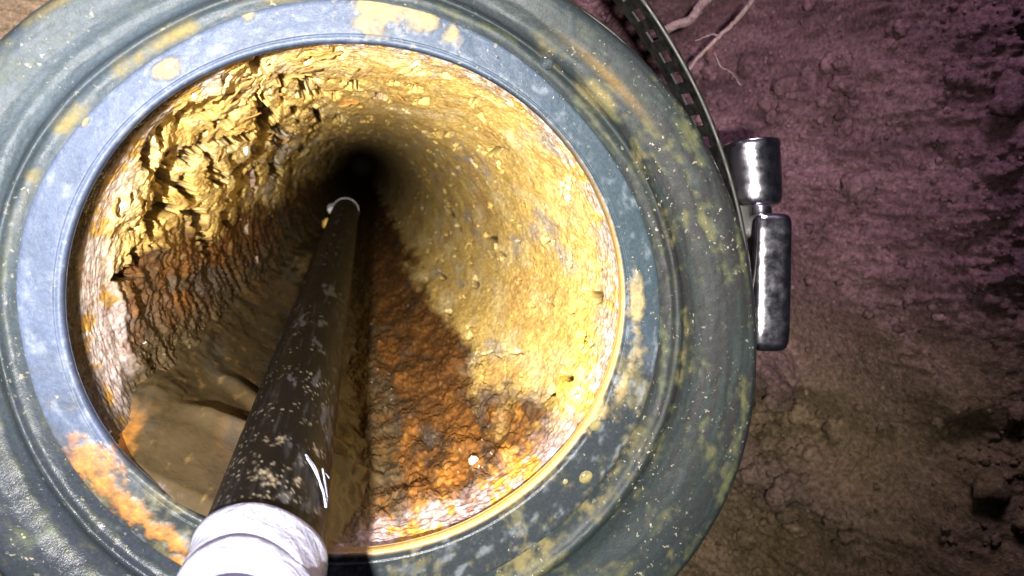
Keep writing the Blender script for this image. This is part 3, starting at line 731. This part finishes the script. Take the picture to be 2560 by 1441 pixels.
nt.links.new(ramp(nt, n.outputs[0], [(.3, (.22, .22, .22)), (.7, (.48, .48, .48))]).outputs[0], p.inputs[0]); p.inputs['Roughness'].default_value = .5
T0a = np.array(T0)
under(link('pole_extension', lathe_between('pole_extension', T0a - d*.16, T0a - d*.006, [(0, .0070), (.03, .0085), (1, .0085)], 24), M_ROD), pole)
tip_cap_part = under(link('tip_cap', lathe_between('tip_cap', T0a - d*.009, T0a + d*.004, [(0, .008), (.02, .0135), (.2, .0165), (.6, .0188), (1, .0188)], 36), m_plug), pole)
link('tip_lug', rbox('tip_lug', (T0a - d*.004 - _x @ np.eye(3)*0 + M_WC.T @ np.array([-.0188, .005, .005]), T0a + d*.012 + M_WC.T @ np.array([-.0182, .001, .005])), .005, .005), m_plug).parent = tip_cap_part
link('tip_wire', tube('tip_wire', spline([T0a - d*.006 + M_WC.T @ np.array([.004, .002, 0]), T0a - d*.014 + M_WC.T @ np.array([.007, .004, 0]), T0a - d*.022 + M_WC.T @ np.array([.005, .006, 0])], 10), [.0006]*10, 6), M_ROD).parent = tip_cap_part

# tape wound round the pole: overlapping slanted turns
m_tape, nt, p = mat_new('grey_tape'); n = noise(nt, 60, 6, .55, 1.5)
nt.links.new(ramp(nt, n.outputs[0], [(.35, (.25, .265, .35)), (.65, (.34, .355, .44))]).outputs[0], p.inputs[0]); p.inputs['Roughness'].default_value = .42
lnk = p.inputs[0].links[0].from_socket; gm = ramp(nt, noise(nt, 45, 8, .7, .6).outputs[0], [(.54, 0.0), (.72, .45)])
nt.links.new(mix(nt, lnk, (.075, .066, .055), gm.outputs[0]), p.inputs[0])
n2 = noise(nt, 130, 5, .6, 2.0); nt.links.new(bump(nt, n2.outputs[0], .8, .0009), p.inputs['Normal'])
tape = thing('tape_binding', 'pale grey tape wound round the black pole at the bottom edge', 'tape', tuple(T1))
def s_at(py):                # length along the pole whose axis shows at this picture height
    ss = np.linspace(0, LT, 4000); pts_ = (np.array(T0) + ss[:, None]*d - CAM) @ M_WC.T
    return float(np.interp(py, 720.5 - F_PX*pts_[:, 1]/-pts_[:, 2], ss))
sT = s_at(1392)
e_side = M_WC.T @ np.array([1.0, 0, 0]); e_side -= (e_side @ d)*d; e_side /= np.linalg.norm(e_side); e_up = np.cross(e_side, d)
if e_up @ (M_WC.T @ np.array([0, 0, 1.0])) < 0: e_up = -e_up
for k in range(5):
    s0 = sT + k*.0200; n_ = 72; rows = 12; v = []; f = []
    for i in range(rows + 1):
        t_ = i/rows
        for j in range(n_):
            w = 2*math.pi*j/n_
            sl = .0030*math.cos(w - .6 + .5*k) + .0012*math.sin(2*w + k)
            rad_ = RP + .0009 + .0007*(1 - t_)*1.0 + .00025*math.sin(3*w + 7*t_ + k) + .00018*math.sin(11*t_ + 5*w)
            if i == 0: rad_ = RP + .0002
            ax_ = s0 + sl + t_*.0225 - (0.0 if i else -.0001)
            v.append(np.array(T0) + d*ax_ + rad_*(math.cos(w)*e_side + math.sin(w)*e_up))
    for i in range(rows):
        for j in range(n_): f.append((i*n_+j, i*n_+(j+1) % n_, (i+1)*n_+(j+1) % n_, (i+1)*n_+j))
    under(link('tape_turn', simple_mesh('tape_turn', v, f), m_tape), tape)
for pts in ([(745, 1262), (770, 1280), (795, 1300), (822, 1322)], [(795, 1255), (805, 1280), (815, 1300), (818, 1325)], [(822, 1250), (800, 1262), (806, 1290), (822, 1300)], [(742, 1256), (775, 1275), (790, 1298), (815, 1310)]):
    pr = []
    for px, py in pts:
        dd = M_WC.T @ np.array([px - 1280.0, -(py - 720.5), -F_PX]); dd /= np.linalg.norm(dd)
        w0 = np.array(CAM) - np.array(T0); b1 = dd @ d; t_ = (b1*(d @ w0) - dd @ w0)/(1 - b1*b1)     # closest point of the view line to the pole axis
        pc_ = np.array(CAM) + dd*t_; s_ = (pc_ - T0) @ d; off_ = pc_ - (T0 + d*s_); m_ = np.linalg.norm(off_)
        x_ = min(m_, RP*.97); bk = math.sqrt(max((RP + .0012)**2 - x_*x_, 0)); e2_ = -dd + (dd @ d)*d; e2_ /= np.linalg.norm(e2_)
        pr.append(T0 + d*s_ + off_*(x_/max(m_, 1e-6)) + e2_*bk)
    under(link('loose_thread', tube('loose_thread', spline(pr, 16), [.00035]*16, 6), m_tape), tape)

# ------------------------------------------------------------------ water drops, small bits
m_water, nt, p = mat_new('water'); p.inputs['Roughness'].default_value = .03; p.inputs['IOR'].default_value = 1.33
n = noise(nt, 400, 3); nt.links.new(ramp(nt, n.outputs[0], [(.35, (.012, .016, .018)), (.65, (.035, .042, .044))]).outputs[0], p.inputs['Base Color'])
p.inputs['Coat Weight'].default_value = 1.0; p.inputs['Coat Roughness'].default_value = .02
m_muddy, nt, p = mat_new('muddy_water'); p.inputs['Roughness'].default_value = .04; p.inputs['IOR'].default_value = 1.33
n = noise(nt, 400, 3); nt.links.new(ramp(nt, n.outputs[0], [(.35, (.075, .065, .028)), (.65, (.14, .12, .055))]).outputs[0], p.inputs['Base Color'])
def drop(px, py, r_, label, y=.0002, asp=1.0):
    nu_, nv_ = 24, 9; v = []; f = []
    for i in range(nv_):
        b = (i/(nv_-1))*math.pi/2
        for j in range(nu_):
            w = 2*math.pi*j/nu_; rr_ = math.cos(b)*(1 + .06*math.sin(2*w + px))
            v.append((rr_*math.cos(w)*r_, -math.sin(b)*r_*.55 + .0002, rr_*math.sin(w)*r_*asp))
    for i in range(nv_-1):
        for j in range(nu_): f.append((i*nu_+j, i*nu_+(j+1) % nu_, (i+1)*nu_+(j+1) % nu_, (i+1)*nu_+j))
    f.append(tuple(range(nu_)))
    o = link('water_drop', simple_mesh('water_drop', v, f), m_muddy if py > 900 else m_water); o.location = unproj(px, py, y)
    return tag(o, label, 'water drop', 'water drops on the rubber lip')
drop(1366, 158, .0026, 'largest clear water drop on the upper right lip')
drop(1245, 145, .0010, 'tiny water drop left of the largest drop on the lip')
drop(1228, 127, .0008, 'leftmost tiny water drop on the upper right lip')
drop(1403, 243, .0009, 'tiny water drop right of and below the largest drop')
drop(1487, 1060, .0031, 'round muddy water drop at the lower right lip edge', .0005)
drop(1464, 1192, .0031, 'flat round water drop low on the lip beneath another drop', .0005)
drop(1413, 1203, .0016, 'small water drop left of the flat round drop', .0005)

def chip(name, pos, size, mat, label, cat, off, flat=(1, .5, 1)):
    nu_, nv_ = 16, 9
    a2_ = np.linspace(0, 2*math.pi, nu_, endpoint=False); b2_ = np.linspace(.05, math.pi - .05, nv_); A_, B_ = np.meshgrid(a2_, b2_)
    dd = np.stack([np.sin(B_)*np.cos(A_), np.sin(B_)*np.sin(A_), np.cos(B_)], -1)
    vv = dd*np.array(flat)*(size*(1 + .7*fbm((dd[..., 0], dd[..., 1], dd[..., 2]), 1.6, 3, off=off)))[..., None]
    o = link(name, grid_mesh(name, vv, True), mat); o.location = pos; return tag(o, label, cat)
m_pale, nt, p = mat_new('pale_chip'); n = noise(nt, 300, 6)
nt.links.new(ramp(nt, n.outputs[0], [(.3, (.60, .50, .32)), (.7, (.80, .74, .60))]).outputs[0], p.inputs[0]); p.inputs['Roughness'].default_value = .6
def on_wall(px, py):
    best = None
    for y in np.linspace(.008, .9, 400):
        p_ = unproj(px, py, y); a2 = math.atan2(p_[2], p_[0]); r_ = math.hypot(p_[0], p_[2])
        w_ = wall_point(a2, y)
        if r_ >= math.hypot(w_[0], w_[2]): return w_ - .0008*np.array([math.cos(a2), 0, math.sin(a2)])
    return unproj(px, py, .3)
chip('pale_chip', on_wall(1187, 1155), .0023, m_pale, 'pale cream chip lying on the brown rust at lower right', 'chip', 3.)
chip('pale_chip', on_wall(612, 372), .0042, m_pale, 'white flake caught in the yellow crust at left', 'chip', 9., (.5, 1.6, 1.0))
m_yel, nt, p = mat_new('yellow_pebble'); n = noise(nt, 300, 6)
nt.links.new(ramp(nt, n.outputs[0], [(.3, (.40, .24, .04)), (.7, (.60, .40, .10))]).outputs[0], p.inputs[0]); p.inputs['Roughness'].default_value = .5
chip('rust_crumb', at_dist(818, 560, 1.02), .0070, m_yel, 'yellow rust crumb lying beside the white pole tip', 'crumb', 5., (1, 1, 1))
